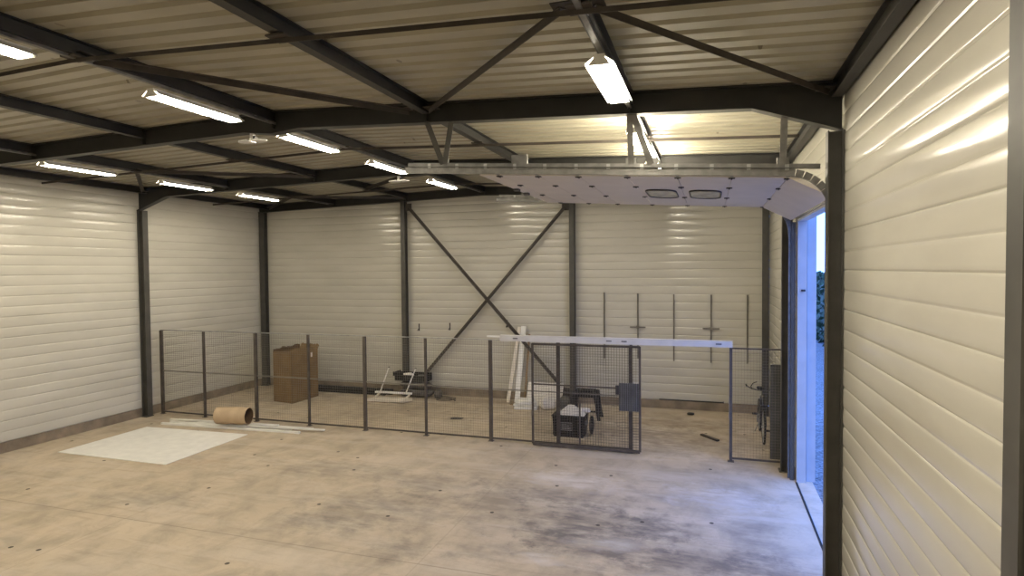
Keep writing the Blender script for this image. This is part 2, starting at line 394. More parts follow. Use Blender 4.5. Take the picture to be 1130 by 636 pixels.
rbrace(-7.95, 10.9, -10.25, 8.85, 'brown diagonal roof brace in the bay beside the long side wall')
rbrace(-12.5, 10.9, -10.3, 8.85, 'brown diagonal roof brace meeting the top of the long side wall')
rbrace(-5.65, 11.35, -7.95, 13.05, 'brown diagonal roof brace under the ridge behind the fence beam')
rbrace(-10.25, 13.25, -12.4, 15.0, 'brown diagonal roof brace in the far corner over the cardboard box')
rbrace(-10.25, 13.25, -7.95, 15.0, 'brown diagonal roof brace above the far wall beside the cardboard box')

# cross brace on the far wall
def wbrace(a, b, y, label):
    t = thing('wall_brace', (a[0], y, a[1]), label, 'brace')
    A = Vector((a[0], y, a[1])); B = Vector((b[0], y, b[1]))
    MB().bar(A, B, .085, .008, (0, 1, 0)).bar(A + Vector((0, -.03, -.04)), B + Vector((0, -.03, -.04)), .008, .06, (0, 1, 0)).build('angle_bar', M['brace'], t)
    for p in (A, B): MB().box(p.x - .09, p.x + .09, y + .005, y + .013, p.z - .10, p.z + .10).build('gusset_plate', M['brace'], t)
wbrace((-7.84, 5.16), (-3.46, .32), 15.06, 'brown far wall brace falling from the sack side column top to behind the gate')
wbrace((-3.48, 5.02), (-7.84, .14), 15.17, 'brown far wall brace rising from the grey sacks towards the gate side column')

# ------------------------------------------------------------------ lamps
def make_lamp():
    t = thing('tube_lamp', (0, 0, 0), 'x', 'lamp')
    # tray with sloping reflector sides, open below
    z1, z0 = 0.0, -.075
    MB().prism([(-.045, -.62, 0), (.045, -.62, 0), (.045, -.62, -.035), (-.045, -.62, -.035)], (0, 1.24, 0)).build('housing', M['white'], t, local=True)
    MB().hexa([(-.045, -.62, -.030), (-.042, -.62, -.030), (-.042, .62, -.030), (-.045, .62, -.030), (-.045, -.62, -.025), (-.042, -.62, -.025), (-.042, .62, -.025), (-.045, .62, -.025)])
    r = MB()
    for s in (-1, 1): r.prism([(s * .045, -.62, -.012), (s * .125, -.62, -.072), (s * .122, -.62, -.076), (s * .045, -.62, -.020)], (0, 1.24, 0))
    r.build('reflector', M['white'], t, local=True)
    for s in (-1, 1):
        MB().cyl((s * .062, -.59, -.066), (s * .062, .59, -.066), .016, 8).build('tube', M['tube'], t, local=True, smooth=True)
    for s in (-1, 1):
        MB().prism([(-.05, s * .60, -.034), (.05, s * .60, -.034), (.095, s * .60, -.085), (-.095, s * .60, -.085)], (0, s * .02, 0)).build('end_cap', M['white'], t, local=True)
    for s in (-1, 1): MB().bar((0, s * .45, 0), (0, s * .45, .025), .025, .01).build('hanger', M['galv'], t, local=True)
    return t
def make_batten():
    t = thing('tube_lamp', (0, 0, 0), 'x', 'lamp')
    MB().box(-.03, .03, -.62, .62, -.03, 0).build('housing', M['white'], t, local=True)
    for s in (-1, 1):
        MB().cyl((s * .065, -.59, -.035), (s * .065, .59, -.035), .030, 8).build('tube', M['tube'], t, local=True, smooth=True)
    for s in (-1, 1): MB().box(-.09, .09, s * .605 - .012, s * .605 + .012, -.06, -.005).build('end_cap', M['white'], t, local=True)
    for s in (-1, 1): MB().bar((0, s * .45, 0), (0, s * .45, .11), .025, .01).build('hanger', M['galv'], t, local=True)
    return t
lamp0 = make_lamp(); used = False; batten0 = make_batten(); bused = False
ORD = ['first', 'second', 'third', 'fourth', 'fifth', 'sixth', 'seventh']
LROWS = [(-.86, [12.65, 10.3, 7.98, 5.62, 3.05, 1.0, -1.3], 'tube lamps under the roof on the door side', 'row over the lifted door'),
         (-5.65, [12.50, 10.10, 7.78, 5.66, 3.2, 1.0, -1.3], 'tube lamps under the ridge', 'row under the ridge'),
         (-10.25, [12.07, 9.95, 7.7, 5.5, 3.2, 1.0, -1.3], 'tube lamps near the long side wall', 'row near the long side wall')]
for x, ys, grp, rl in LROWS:
    for k, y in enumerate(ys):
        bare = x > -1 and k in (1, 2)
        if bare:
            o = copy_tree(batten0) if bused else batten0; bused = True
        else:
            o = copy_tree(lamp0) if used else lamp0; used = True
        o.location = (x, y, zdeck(x) - .15 - (.16 if bare else .075))
        o['label'] = f'lit tube lamp, {ORD[k]} from the far wall, {rl}'; o['group'] = grp
    t = thing('cable_rail', (x, ys[0], zdeck(x) - .2), f'thin metal cable rail carrying the lamp {rl}', 'rail')
    z = zdeck(x) - .15 - .022
    MB().box(x - .022, x + .022, YF + 1.0, GAB - .3, z - .006, z + .022).build('rail', M['track'], t)
    for yy in (1.9, 4.4, 6.6, 8.9, 11.3, 13.7): MB().box(x - .03, x + .03, yy - .02, yy + .02, z + .022, zdeck(x) - .146).build('clip', M['galv'], t)

# white hanging fittings near the ridge beams
def fitting(x, y, label):
    z = 5.235
    t = thing('hanging_fitting', (x, y, z), label, 'fitting', 'white hanging fittings under the roof beams')
    MB().box(x - .03, x + .03, y - .02, y + .02, z + .02, zdeck(x) - .25 if abs(y - 7) < .3 else zdeck(x) - .25).build('rod', M['white'], t)
    MB().box(x + .03, x + .06, y - .03, y + .03, z + .02, z + .07).build('motor', M['hinge'], t)
    for s in (-1, 1):
        P = []
        for i in range(13):
            a = PI * i / 12; P.append((x + s * (.03 + .20 * math.sin(a) * 1.0), y - .10 * math.cos(a), z))
        MB().prism(P, (0, 0, .018)).build('blade', M['white'], t)
fitting(-6.02, 6.99, 'white hanging fitting with two rounded blades under the big roof beam')
fitting(-5.98, 11.1, 'white hanging fitting with two rounded blades under the beam above the fence')

# ------------------------------------------------------------------ overhead door
SL = .063
def zl(x): return 4.40 + (.79 - x) * SL
XJ = [-2.75, -2.5, -2.0, -1.5, -.92, -.35, .23, .80]
door = thing('door_1', (.8, (DOOR_Y0 + DOOR_Y1) / 2, 4.4), 'pale grey sectional overhead door lifted flat under the roof with two oval windows', 'door')
door['kind'] = 'structure'
YD0, YD1 = 7.20, 10.60
segs = [((XJ[i], zl(XJ[i])), (XJ[i + 1], zl(XJ[i + 1]))) for i in range(7)] + [((.80, zl(.80)), (1.225, 4.175))]
for i, ((xa, za), (xb, zb)) in enumerate(segs):
    d = Vector((xb - xa, 0, zb - za)).normalized(); nrm = Vector((-d.z, 0, d.x))
    a = Vector((xa, YD0, za)) + d * .003; b = Vector((xb, YD0, zb)) - d * .003
    sec = MB().prism([a, b, b + nrm * .042, a + nrm * .042], (0, YD1 - YD0, 0)).build('section', M['door'], door)
    MB().prism([a + nrm * .042, b + nrm * .042, b + nrm * .046, a + nrm * .046], (0, YD1 - YD0, 0)).build('outer_skin', M['doorskin'], sec)
    if i in (4, 5):
        cx, cy = (xa + xb) / 2, 8.86; P = []; z = zl(cx)
        hx, hy, r = .20, .46, .16
        for qx, qy, a0 in ((1, 1, 0), (-1, 1, 90), (-1, -1, 180), (1, -1, 270)):
            for k in range(6):
                an = math.radians(a0 + 18 * k); xx = cx + qx * (hx - r) + r * math.cos(an); P.append((xx, cy + qy * (hy - r) + r * math.sin(an), zl(xx) - .012))
        MB().prism(P, (0, 0, .011)).build('window_pane', M['doorwin'], sec)
        rim = [(p[0], p[1], p[2] + .002) for p in P]
        MB().path(rim, .012, 6, True).build('window_rim', M['hinge'], sec)
    if i > 0:
        for y in (YD0 + .05, 8.13, 9.30, YD1 - .06):
            h = MB().box(xa - .035, xa + .035, y - .03, y + .03, za - .012, za).cyl((xa, y - .035, za - .012), (xa, y + .035, za - .012), .010, 8)
            h.build('hinge', M['hinge'], sec)
    if i > 0 :
        for yy in (YD0 - .02, YD1 + .005): MB().cyl((xa, yy, za + .02), (xa, yy + .02, za + .02), .025, 10).build('roller', M['galv'], sec)
for yy in (8.6, 9.1): MB().box(-2.74, -2.66, yy - .05, yy + .05, zl(-2.7) - .03, zl(-2.7)).build('bracket', M['hinge'], door)
# tracks: each side one thing
def track(y, out, label, beam_y, hang):
    t = thing('door_track', (1.2, y, 0), label, 'track')
    w = .06
    # path in x,z : from back end to the curve, down to the floor
    P = [(-3.75, zl(-3.75)), (.78, zl(.78))]
    for k in range(1, 9):
        a = math.radians(90 - 11 * k); P.append((.78 + .40 * math.cos(a), zl(.78) - .40 + .40 * math.sin(a)))
    P = [(x, z + .0) for x, z in P] + [(1.19, 3.9), (1.19, .02)]
    mb = MB()
    for (xa, za), (xb, zb) in zip(P, P[1:]):
        A = Vector((xa, y, za)); B = Vector((xb, y, zb)); d = (B - A).normalized(); n = Vector((-d.z, 0, d.x))
        mb.bar(A + n * .045, B + n * .045, .003, .075, n)          # web
        mb.bar(A + n * .08 - Vector((0, out * .02, 0)), B + n * .08 - Vector((0, out * .02, 0)), .04, .003, n)
        mb.bar(A + n * .01 - Vector((0, out * .02, 0)), B + n * .01 - Vector((0, out * .02, 0)), .04, .003, n)
    mb.build('channel', M['track'], t)
    # stiffening angle above, running back
    A = Vector((-3.7, y + out * .012, zl(-3.7) + .11)); B = Vector((1.1, y + out * .012, zl(1.1) + .11))
    MB().bar(A, B, .004, .055).bar(A + Vector((0, out * .02, -.02)), B + Vector((0, out * .02, -.02)), .04, .004).build('angle_bar', M['track'], t)
    for k in range(12):
        x = -3.4 + k * .38; MB().box(x - .02, x + .02, y + out * .014 - .006, y + out * .014 + .006, zl(x) + .07, zl(x) + .13).build('bolt_plate', M['galv'], t)
    MB().box(-2.30, -2.10, y - .012, y + .012, zl(-2.2) + .05, zl(-2.2) + .24).build('hanger_plate', M['track'], t)
    for (x, xo, both) in hang:
        zb = zdeck(x + xo) - .25
        if x > .5: zb -= .06
        MB().bar((x, y, zl(x) + .08), (x + xo, beam_y, zb), .07, .008, (0, 1, 0)).build('hanger', M['column'] if both else M['track'], t)
        if both: MB().bar((x, y, zl(x) + .08), (x - xo - .0, beam_y, zdeck(x - xo) - .25), .07, .008, (0, 1, 0)).build('hanger', M['column'] if both else M['track'], t)
        MB().box(x - .06, x + .06, y - .012, y + .012, zl(x) + .05, zl(x) + .20).build('hanger_plate', M['track'], t)
    # vertical angle fixed to the wall
    MB().box(1.235, 1.295, y - .035, y + .035, .0, 4.15).build('wall_angle', M['dgrey'], t)
track(7.13, -1, 'zinc door track and hangers along the near edge of the lifted door', 7.0, [(-3.2, .16, True), (-.86, 0, False), (-.62, -.2, False), (.74, 0, False)])
track(10.68, 1, 'zinc door track along the far edge of the lifted door, running down beside the opening', 11.04, [(-3.2, .16, True), (-1.5, 0, False), (.3, 0, False)])

# door reveal and posts outside
struct('trim_3', MB().box(XR + .02, XR + .155, DOOR_Y1 - .06, DOOR_Y1 + .06, 0, DOOR_Z + .02), M['jamb'], 'white jamb plate of the open door')
struct('trim_4', MB().box(XR + .17, XR + .30, DOOR_Y1 + .02, DOOR_Y1 + .14, 0, DOOR_Z + .25), M['jamb'], 'white outer corner post of the door opening')
struct('trim_5', MB().box(XR + .02, XR + .155, DOOR_Y0 - .06, DOOR_Y0 + .03, 0, DOOR_Z + .02), M['white'])
struct('trim_6', MB().box(XR + .02, XR + .155, DOOR_Y0 + .03, DOOR_Y1 - .06, DOOR_Z - .01, DOOR_Z + .02), M['white'])
struct('trim_7', MB().box(XR + .165, XR + .175, YF, DOOR_Y0, 0, 5.3), M['clad'])
# steel channel in the sill
t = thing('sill_channel', (1.33, 8.9, 0), 'dark steel sill channel set in the floor under the open door', 'channel')
MB().box(1.300, 1.325, DOOR_Y0 + .03, DOOR_Y1 - .06, .0, .006).build('slot', M['rubber'], t)
MB().box(1.327, 1.333, DOOR_Y0 + .03, DOOR_Y1 - .06, .0, .010).build('edge', M['galv'], t)

# small things on door jamb
t = thing('jamb_latch', (1.40, 10.55, 3.0), 'small dark latch on the white jamb of the open door', 'latch')
MB().box(1.37, 1.43, 10.535, 10.56, 3.05, 3.08).build('plate', M['hinge'], t); MB().cyl((1.40, 10.50, 3.065), (1.40, 10.535, 3.065), .012, 8).build('pin', M['hinge'], t)

# outside
struct('ground', MB().box(XR + .26, 60, -30, 70, -.3, -.06), M['gravel'], 'grey gravel yard outside the door')
def hedge(x, y0, y1, h, label):
    mb = MB(); rnd = random.Random(3)
    t = thing('hedge', (x, (y0 + y1) / 2, -.06), label, 'hedge')
    n = int((y1 - y0) * 260)
    for k in range(n):
        p = Vector((x + rnd.uniform(-.8, .8), rnd.uniform(y0, y1), rnd.uniform(-.05, h)))
        a = Vector((rnd.gauss(0, 1), rnd.gauss(0, 1), rnd.gauss(0, 1))).normalized() * .16; b = a.cross(Vector((rnd.gauss(0, 1), rnd.gauss(0, 1), rnd.gauss(0, 1)))).normalized() * .09
        i = len(mb.v); mb.v += [tuple(p - a), tuple(p + b), tuple(p + a), tuple(p - b)]; mb.f.append((i, i + 1, i + 2, i + 3))
    mb.build('foliage', M['leaf'], t)
    MB().box(x - .5, x + .5, y0, y1, -.06, h - .4).build('inner_growth', M['leaf'], t)
hedge(5.5, 16, 42, 3.1, 'dark green hedge across the yard seen through the open door')

# ------------------------------------------------------------------ mesh fence
FY, FH = 11.42, 2.03
def mesh_grid(x0, x1, z0, z1, y, r=.0015, p=.05):
    mb = MB(); n = max(1, round((x1 - x0) / p)); m = max(1, round((z1 - z0) / p))
    for i in range(1, n): x = x0 + (x1 - x0) * i / n; mb.box(x - r, x + r, y - r, y + r, z0, z1)
    for j in range(1, m): z = z0 + (z1 - z0) * j / m; mb.box(x0, x1, y + r, y + 3 * r, z - r, z + r)
    return mb
def fence(posts, x0, x1, label, wide=()):
    t = thing('mesh_fence', ((x0 + x1) / 2, FY, 0), label, 'fence')
    for x in posts:
        w = .034 if x in wide else .022
        p = MB().box(x - w, x + w, FY - .025, FY + .025, 0, FH).build('post', M['fence'], t)
        MB().box(x - .05, x + .05, FY - .05, FY + .05, 0, .008).build('foot_plate', M['fence'], p)
    MB().box(x0, x1, FY - .012, FY + .012, FH, FH + .022).build('top_rail', M['galv'], t)
    MB().box(x0, x1, FY - .015, FY + .015, .045, .075).build('bottom_rail', M['fence'], t)
    xs = [x0] + [x for x in posts if x0 + .05 < x < x1 - .05] + [x1]
    for a, b in zip(xs, xs[1:]):
        MB().box(a + .035, b - .035, FY - .012, FY + .004, 1.045, 1.065).build('mid_rail', M['wire'], t)
        mesh_grid(a + .03, b - .03, .075, FH, FY + .012).build('wire_mesh', M['wire'], t)
fence([-12.66, -11.37, -9.88, -8.46, -7.04, -5.60, -4.17, -2.78, -1.40], -12.68, -1.38, 'long grey wire mesh fence across the hall from the side wall to the gate', wide=(-9.88, -7.04, -4.17, -2.78, -1.40, -12.66))
# short fence between gate and door column
t = thing('mesh_fence', (.75, FY, 0), 'short wire mesh fence panel between the gateway and the column by the open door', 'fence')
p = MB().box(.33, .38, FY - .06, FY - .01, 0, FH).build('post', M['fence'], t); MB().box(.30, .41, FY - .09, FY + .02, 0, .008).build('foot_plate', M['fence'], p)
MB().box(.38, 1.29, FY - .05, FY - .02, FH - .03, FH - .005).build('top_rail', M['fence'], t)
MB().box(.38, 1.29, FY - .05, FY - .02, .045, .075).build('bottom_rail', M['fence'], t)
mesh_grid(.38, 1.28, .075, FH - .03, FY - .035).build('wire_mesh', M['wire'], t)
MB().box(.325, .33, FY - .055, FY - .015, .75, 1.15).build('strike_plate', M['galv'], t)

# sliding gate leaf hung in front of the fence
GY = 11.33
t = thing('sliding_gate', (-2.25, GY, 0), 'sliding mesh gate leaf with grey lock plate, pushed open in front of the fence', 'gate')
gx0, gx1, gz0, gz1 = -3.27, -1.22, .05, 2.0
for x in (gx0, gx1): MB().box(x - .02, x + .02, GY - .02, GY + .02, gz0, gz1).build('stile', M['fence'], t)
MB().box(-2.36, -2.33, GY - .015, GY + .015, gz0, .95).build('stile', M['fence'], t)
MB().box(gx0, gx1, GY - .02, GY + .02, .0 + .02, .075).build('bottom_rail', M['fence'], t)
MB().box(gx0, gx1, GY - .02, GY + .02, 1.97, 2.01).build('top_rail', M['fence'], t)
MB().box(gx0, gx1, GY - .018, GY + .0, 1.20, 1.23).build('mid_rail', M['fence'], t)
mesh_grid(gx0 + .02, gx1 - .02, .07, 1.98, GY + .0, .0024).build('wire_mesh', M['fence'], t)
lk = MB().box(-1.60, -1.24, GY - .034, GY - .028, .80, 1.32).build('lock_plate', M['dgrey'], t); mesh_grid(-1.60, -1.24, .80, 1.32, GY - .04, .006, .04).build('plate_grid', M['mgrey'], lk)
MB().box(-1.66, -1.60, GY - .05, GY - .02, 1.10, 1.27).build('lock_case', M['hinge'], t)
for x in (gx0 + .25, gx1 - .2): MB().bar((x, GY, 2.0), (x, GY, 2.034), .03, .006).build('hanger', M['galv'], t)
# white header rail
t = thing('gate_rail', (-1.8, GY, 2.08), 'long white box rail over the sliding gate and gateway', 'rail')
M['rail'] = mat('grey_white_rail', (.58, .57, .55), .45, 0, .04, 5)
hr = MB().box(-3.92, .38, GY - .045, GY + .035, 2.035, 2.15).build('rail', M['rail'], t)
MB().box(-4.2, -3.92, GY - .02, GY + .02, 2.10, 2.13).build('rail_end', M['white'], t)
for x in (-3.6, -1.78, -1.50, .15): MB().box(x - .05, x + .05, GY - .055, GY - .045, 2.08, 2.105).build('slot_plate', M['mgrey'], t)
for x in (-2.78, -1.4): MB().box(x - .03, x + .03, GY + .035, FY + .02, 2.056, 2.10).build('bracket', M['galv'], t)
MB().box(.335, .375, GY - .02, FY - .07, 2.031, 2.0345).build('bracket', M['galv'], t)

# ------------------------------------------------------------------ wall fittings
def wall_rail(x, z0, z1, label, br=None):
    t = thing('slotted_rail', (x, YB, z0), label, 'rail', 'slotted rails on the far wall')
    y = YB - .012
    mb = MB().box(x - .016, x + .016, y - .004, y, z0, z1).box(x - .016, x - .012, y - .022, y - .004, z0, z1).box(x + .012, x + .016, y - .022, y - .004, z0, z1)
    mb.build('upright', M['railgrey'], t)
    if br:
        b = MB().box(x - .19, x + .19, y - .05, y - .024, br - .015, br + .02)
        b.box(x - .03, x + .03, y - .055, y - .02, br - .03, br + .04)
        b.build('cross_bracket', M['railgrey'], t)
L5 = ['slotted wall rail beside the column behind the gate', 'slotted wall rail with a short cross bracket, next to the gate column side', 'plain slotted wall rail between the two bracketed rails',
      'slotted wall rail with a short cross bracket above the gateway', 'slotted wall rail next to the far corner by the bicycle']
for x, z0, z1, l, br in ((-2.52, 1.17, 2.84, L5[0], None), (-1.69, 1.20, 2.82, L5[1], 1.98), (-.83, 1.17, 2.80, L5[2], None), (.03, 1.16, 2.79, L5[3], 1.98), (.84, 1.17, 2.79, L5[4], None)):
    wall_rail(x, z0, z1, l, br)
def hook(x, z, label):
    t = thing('wall_hook', (x, YB, z), label, 'hook', 'hooks on the far wall')
    y = YB - .002
    MB().box(x - .018, x + .018, y - .008, y, z, z + .20).build('plate', M['hinge'], t)
    MB().path([(x, y - .006, z + .10), (x, y - .06, z + .05), (x, y - .09, z + .01), (x, y - .10, z + .05)], .008, 6).build('prong', M['hinge'], t)
hook(-7.68, 1.75, 'dark wall hook beside the column over the grey sacks'); hook(-6.75, 1.79, 'dark wall hook between the sack side column and the cross brace'); hook(-5.1, 1.90, 'small dark wall hook under the crossing of the braces')

# steel bar on the plinth
t = thing('steel_bar', (-.4, 15.24, .2), 'long thin dark steel bar lying on the plinth of the far wall', 'bar')
MB().bar((-1.18, 15.285, .215), (.30, 15.285, .215), .026, .028).build('bar', M['steel'], t)
MB().box(.30, .32, 15.272, 15.298, .2, .24).build('end_plate', M['steel'], t)

# ------------------------------------------------------------------ cardboard box
def rotbox(c, ux, uy, w, d, z0, z1):
    ux = Vector((*ux, 0)).normalized(); uy = Vector((*uy, 0)).normalized(); c = Vector((*c, 0)); P = []
    for z in (z0, z1):
        for i, j in ((0, 0), (1, 0), (1, 1), (0, 1)): P.append(c + ux * w * i + uy * d * j + Vector((0, 0, z)))
    return P
t = thing('cardboard_box', (-10.5, 13.7, 0), 'tall open brown cardboard box standing behind the mesh fence', 'box')
c = Vector((-10.30, 13.20, 0)); ux = Vector((-.98, .20, 0)).normalized(); uy = Vector((.05, 1, 0)).normalized(); W, D, Hh, th = .70, 1.05, 1.30, .012
def wallp(p, q, inward, z1):
    return MB().hexa([p, q, q + inward * th, p + inward * th] + [v + Vector((0, 0, z1)) for v in (p, q, q + inward * th, p + inward * th)])
A, B_, C_, D_ = c, c + ux * W, c + ux * W + uy * D, c + uy * D
wallp(A, B_, uy, Hh).build('side', M['card'], t); wallp(B_, C_, -ux, Hh).build('side', M['card'], t); wallp(C_, D_, -uy, Hh).build('side', M['card'], t)
s4 = wallp(D_, A, ux, Hh).build('side', M['card'], t)
MB().hexa([A + Vector((0, 0, .001)), B_ + Vector((0, 0, .001)), C_ + Vector((0, 0, .001)), D_ + Vector((0, 0, .001))] + [v + Vector((0, 0, .015)) for v in (A, B_, C_, D_)]).build('bottom', M['card'], t)
def flap(p, q, out, up, ragged):
    n = 10; mb = MB(); rnd = random.Random(ragged)
    for i in range(n):
        a = p.lerp(q, i / n); b = p.lerp(q, (i + 1) / n)
        h0 = up * (1 + rnd.uniform(-.25, .25)); h1 = up * (1 + rnd.uniform(-.25, .25))
        z = Vector((0, 0, Hh)); tt = out * .006
        mb.hexa([a + z, b + z, b + z + tt, a + z + tt, a + z + out * .06 + Vector((0, 0, h0)), b + z + out * .06 + Vector((0, 0, h1)), b + z + out * .066 + Vector((0, 0, h1)), a + z + out * .066 + Vector((0, 0, h0))])
    return mb
flap(C_, D_, uy, .12, 1).build('flap', M['card'], t); flap(D_, A, ux * .6, .09, 2).build('flap', M['card'], t); flap(B_, C_, ux * -.3, .10, 4).build('flap', M['carddark'], t); flap(A, B_, uy * .5, .04, 5).build('flap', M['carddark'], t)
q = D_.lerp(A, .22); MB().hexa([q + Vector((.002, 0, 1.12)), q + Vector((.002, -.07, 1.12)), q + Vector((.004, -.07, 1.12)), q + Vector((.004, 0, 1.12)), q + Vector((.002, 0, 1.24)), q + Vector((.002, -.07, 1.24)), q + Vector((.004, -.07, 1.24)), q + Vector((.004, 0, 1.24))]).build('paper_sticker', M['paper'], t)

# cardboard tube lying on the slats
t = thing('cardboard_tube', (-10.3, 11.0, 0), 'wide short brown cardboard tube lying on white slats by the fence', 'tube')
mb = MB(); n = 32; ro, ri = .185, .172; a = Vector((-10.32, 10.72, .276)); b = Vector((-9.60, 10.85, .276)); d = (b - a).normalized(); x_ = d.cross(Vector((0, 0, 1))).normalized(); z_ = Vector((0, 0, 1))
for p, r in ((a, ro), (b, ro), (b, ri), (a, ri)):
    for i in range(n): an = 2 * PI * i / n; mb.v.append(tuple(p + x_ * math.cos(an) * r + z_ * math.sin(an) * r))
for k in range(4):
    for i in range(n): j = (i + 1) % n; k2 = (k + 1) % 4; mb.f.append((k * n + i, k * n + j, k2 * n + j, k2 * n + i))
mb.build('tube', M['card2'], t, smooth=True)
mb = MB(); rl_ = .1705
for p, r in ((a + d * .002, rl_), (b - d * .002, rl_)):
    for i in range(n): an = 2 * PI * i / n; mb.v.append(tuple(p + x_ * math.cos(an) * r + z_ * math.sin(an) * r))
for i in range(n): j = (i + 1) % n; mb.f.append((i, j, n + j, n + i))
mb.build('inner_shade', M['carddark'], t, smooth=True)  # no real lining: dark sleeve puts shade into the tube's inner colour

# white slats
rnd = random.Random(11)
sl = [(-11.8, 10.60, -8.25, 10.80, 0, .06, .045), (-11.7, 10.74, -8.6, 10.99, 0, .05, .045), (-11.9, 10.93, -8.15, 11.12, 0, .06, .045),
      (-11.5, 10.64, -7.78, 11.00, .046, .055, .03), (-11.6, 10.86, -9.0, 11.06, .046, .06, .03), (-10.9, 10.72, -8.95, 10.96, .077, .05, .012)]
SLB = ['outermost, on the floor', 'middle of the floor layer', 'against the fence foot', 'longest of the upper layer', 'inner one of the upper layer', 'widest, on top and under the tube']
for i, (x0, y0, x1, y1, z, w_, h_) in enumerate(sl):
    t = MB().bar((x0, y0, z + h_ / 2), (x1, y1, z + h_ / 2), w_, h_).build('wooden_strip', M['white'], bevel=.003)
    tag(t, f'white painted strip lying by the fence foot, {SLB[i]}', 'strip', 'white strips lying by the fence')

# white sheet on the floor
o = MB().prism([(-9.26, 10.42, .0), (-9.24, 8.35, .0), (-11.9, 8.35, .0), (-11.9, 10.30, .0)], (0, 0, .012)).build('board_sheet', M['white'], bevel=.003)
tag(o, 'flat cream board sheet lying on the concrete in front of the cardboard tube', 'board')

# ------------------------------------------------------------------ dark roll along the plinth
t = thing('membrane_roll', (-9.6, 14.98, 0), 'long black roll lying along the foot of the far wall behind the fence', 'roll')
MB().cyl((-11.5, 14.93, .085), (-8.35, 14.93, .085), .085, 18).build('roll', M['rubber'], t, smooth=True)
MB().box(-11.4, -8.5, 14.78, 14.85, 0, .035).build('loose_edge', M['rubber'], t)

# white rack lying on the floor
t = thing('white_rack', (-8.0, 14.25, 0), 'white metal rack lying on the floor with two thin posts leaning up', 'rack')
MB().prism([(-8.54, 13.92, .02), (-7.52, 14.00, .02), (-7.38, 14.26, .02), (-8.32, 14.20, .02)], (0, 0, .075)).build('base_panel', M['offwhite'], t, bevel=.006)
MB().bar((-8.60, 14.48, .155), (-7.54, 14.54, .155), .07, .05).build('cross_bar', M['white'], t, bevel=.004)
for x in (-8.5, -7.6): MB().bar((x, 14.12, .02), (x, 14.52, .12), .05, .03).build('skid', M['offwhite'], t)
for x0, x1 in ((-8.47, -8.27), (-7.70, -7.47)):
    p = MB().bar((x0, 14.50, .16), (x1, 14.62, .80), .028, .028).build('post', M['white'], t)
    MB().bar((x1 - .02, 14.62, .80), (x1 + .03, 14.625, .83), .02, .02).build('tip', M['hinge'], p)
MB().box(-8.42, -8.0, 13.95, 14.12, .0, .02).build('foot_block', M['wood'], t)

# sacks, crate on the pile
def sack(cx, cy, z, lx, ly, lz, rot, seed):
    mb = MB(); rnd = random.Random(seed); nu, nv = 22, 12; ph = [rnd.uniform(0, 6.28) for _ in range(6)]
    for j in range(nv + 1):
        th_ = -PI / 2 + PI * j / nv
        for i in range(nu):
            a = 2 * PI * i / nu; cx_, sx_ = math.cos(a), math.sin(a)
            e = .55
            X = math.copysign(abs(cx_) ** e, cx_) * math.cos(th_) ** .6 * lx / 2; Y = math.copysign(abs(sx_) ** e, sx_) * math.cos(th_) ** .6 * ly / 2
            Z = math.sin(th_) * lz / 2
            w = 1 + .05 * math.sin(4 * a + ph[0]) + .04 * math.sin(7 * a + ph[1] + th_ * 3)
            X *= w; Y *= w; Z = Z * (1 + .15 * math.sin(X * 9 + ph[2]) * math.cos(Y * 11 + ph[3])) if Z > 0 else Z
            c_, s_ = math.cos(rot), math.sin(rot); mb.v.append((cx + X * c_ - Y * s_, cy + X * s_ + Y * c_, z + lz / 2 + Z))
    for j in range(nv):
        for i in range(nu): k = (i + 1) % nu; mb.f.append((j * nu + i, j * nu + k, (j + 1) * nu + k, (j + 1) * nu + i))
    return mb
o = sack(-7.58, 14.90, 0, .94, .34, .225, .05, 1).build('grey_sack', M['grey'], smooth=True); tag(o, 'grey sack on the floor at the bottom of the pile by the far wall', 'sack', 'grey sacks by the far wall')
o = sack(-7.60, 14.90, .232, .90, .32, .185, -.05, 2).build('grey_sack', M['grey'], smooth=True); tag(o, 'grey sack lying on top of the lower sack, under the black crate', 'sack', 'grey sacks by the far wall')
o = sack(-6.93, 14.88, 0, .22, .30, .22, .3, 3).build('grey_sack', M['grey'], smooth=True); tag(o, 'small crumpled grey sack beside the pile on the cross brace side', 'sack', 'grey sacks by the far wall')
t = thing('black_crate', (-7.7, 14.88, .44), 'shallow black crate on top of the grey sacks with white scraps inside', 'crate')
cz = .44
MB().box(-8.16, -7.2, 14.74, 15.08, cz, cz + .02).build('bottom', M['rubber'], t)
for s in ((-8.16, -7.2, 14.74, 14.76, cz + .02, cz + .16), (-8.16, -7.2, 15.06, 15.08, cz + .02, cz + .20), (-8.16, -8.14, 14.76, 15.06, cz + .02, cz + .24), (-7.22, -7.2, 14.76, 15.06, cz + .02, cz + .18)):
    MB().box(*s).build('side', M['rubber'], t)
MB().box(-8.2, -7.9, 14.72, 14.74, cz + .13, cz + .24).build('handle', M['rubber'], t)
o = sack(-7.85, 14.91, cz + .025, .34, .17, .17, .2, 6).build('plastic_wrap', M['paper'], smooth=True); tag(o, 'crumpled white plastic wrap lying in the black crate', 'wrap')
o = sack(-7.44, 14.91, cz + .025, .24, .17, .14, .2, 7).build('grey_bundle', M['mgrey'], smooth=True); tag(o, 'small grey bundle lying in the black crate', 'bundle')
# cable coil
t = thing('cable_coil', (-6.75, 14.75, 0), 'loose brown cable coil on the floor beside the grey sacks', 'cable')
pts = []
for k in range(70):
    a = k * .22; r = .22 + .05 * math.sin(k * .37); pts.append((-6.62 + r * math.cos(a) * 1.2, 14.62 + r * math.sin(a) * .6, .012 + .0012 * k))
MB().path(pts, .010, 6).build('cable', M['brace'], t, smooth=True)

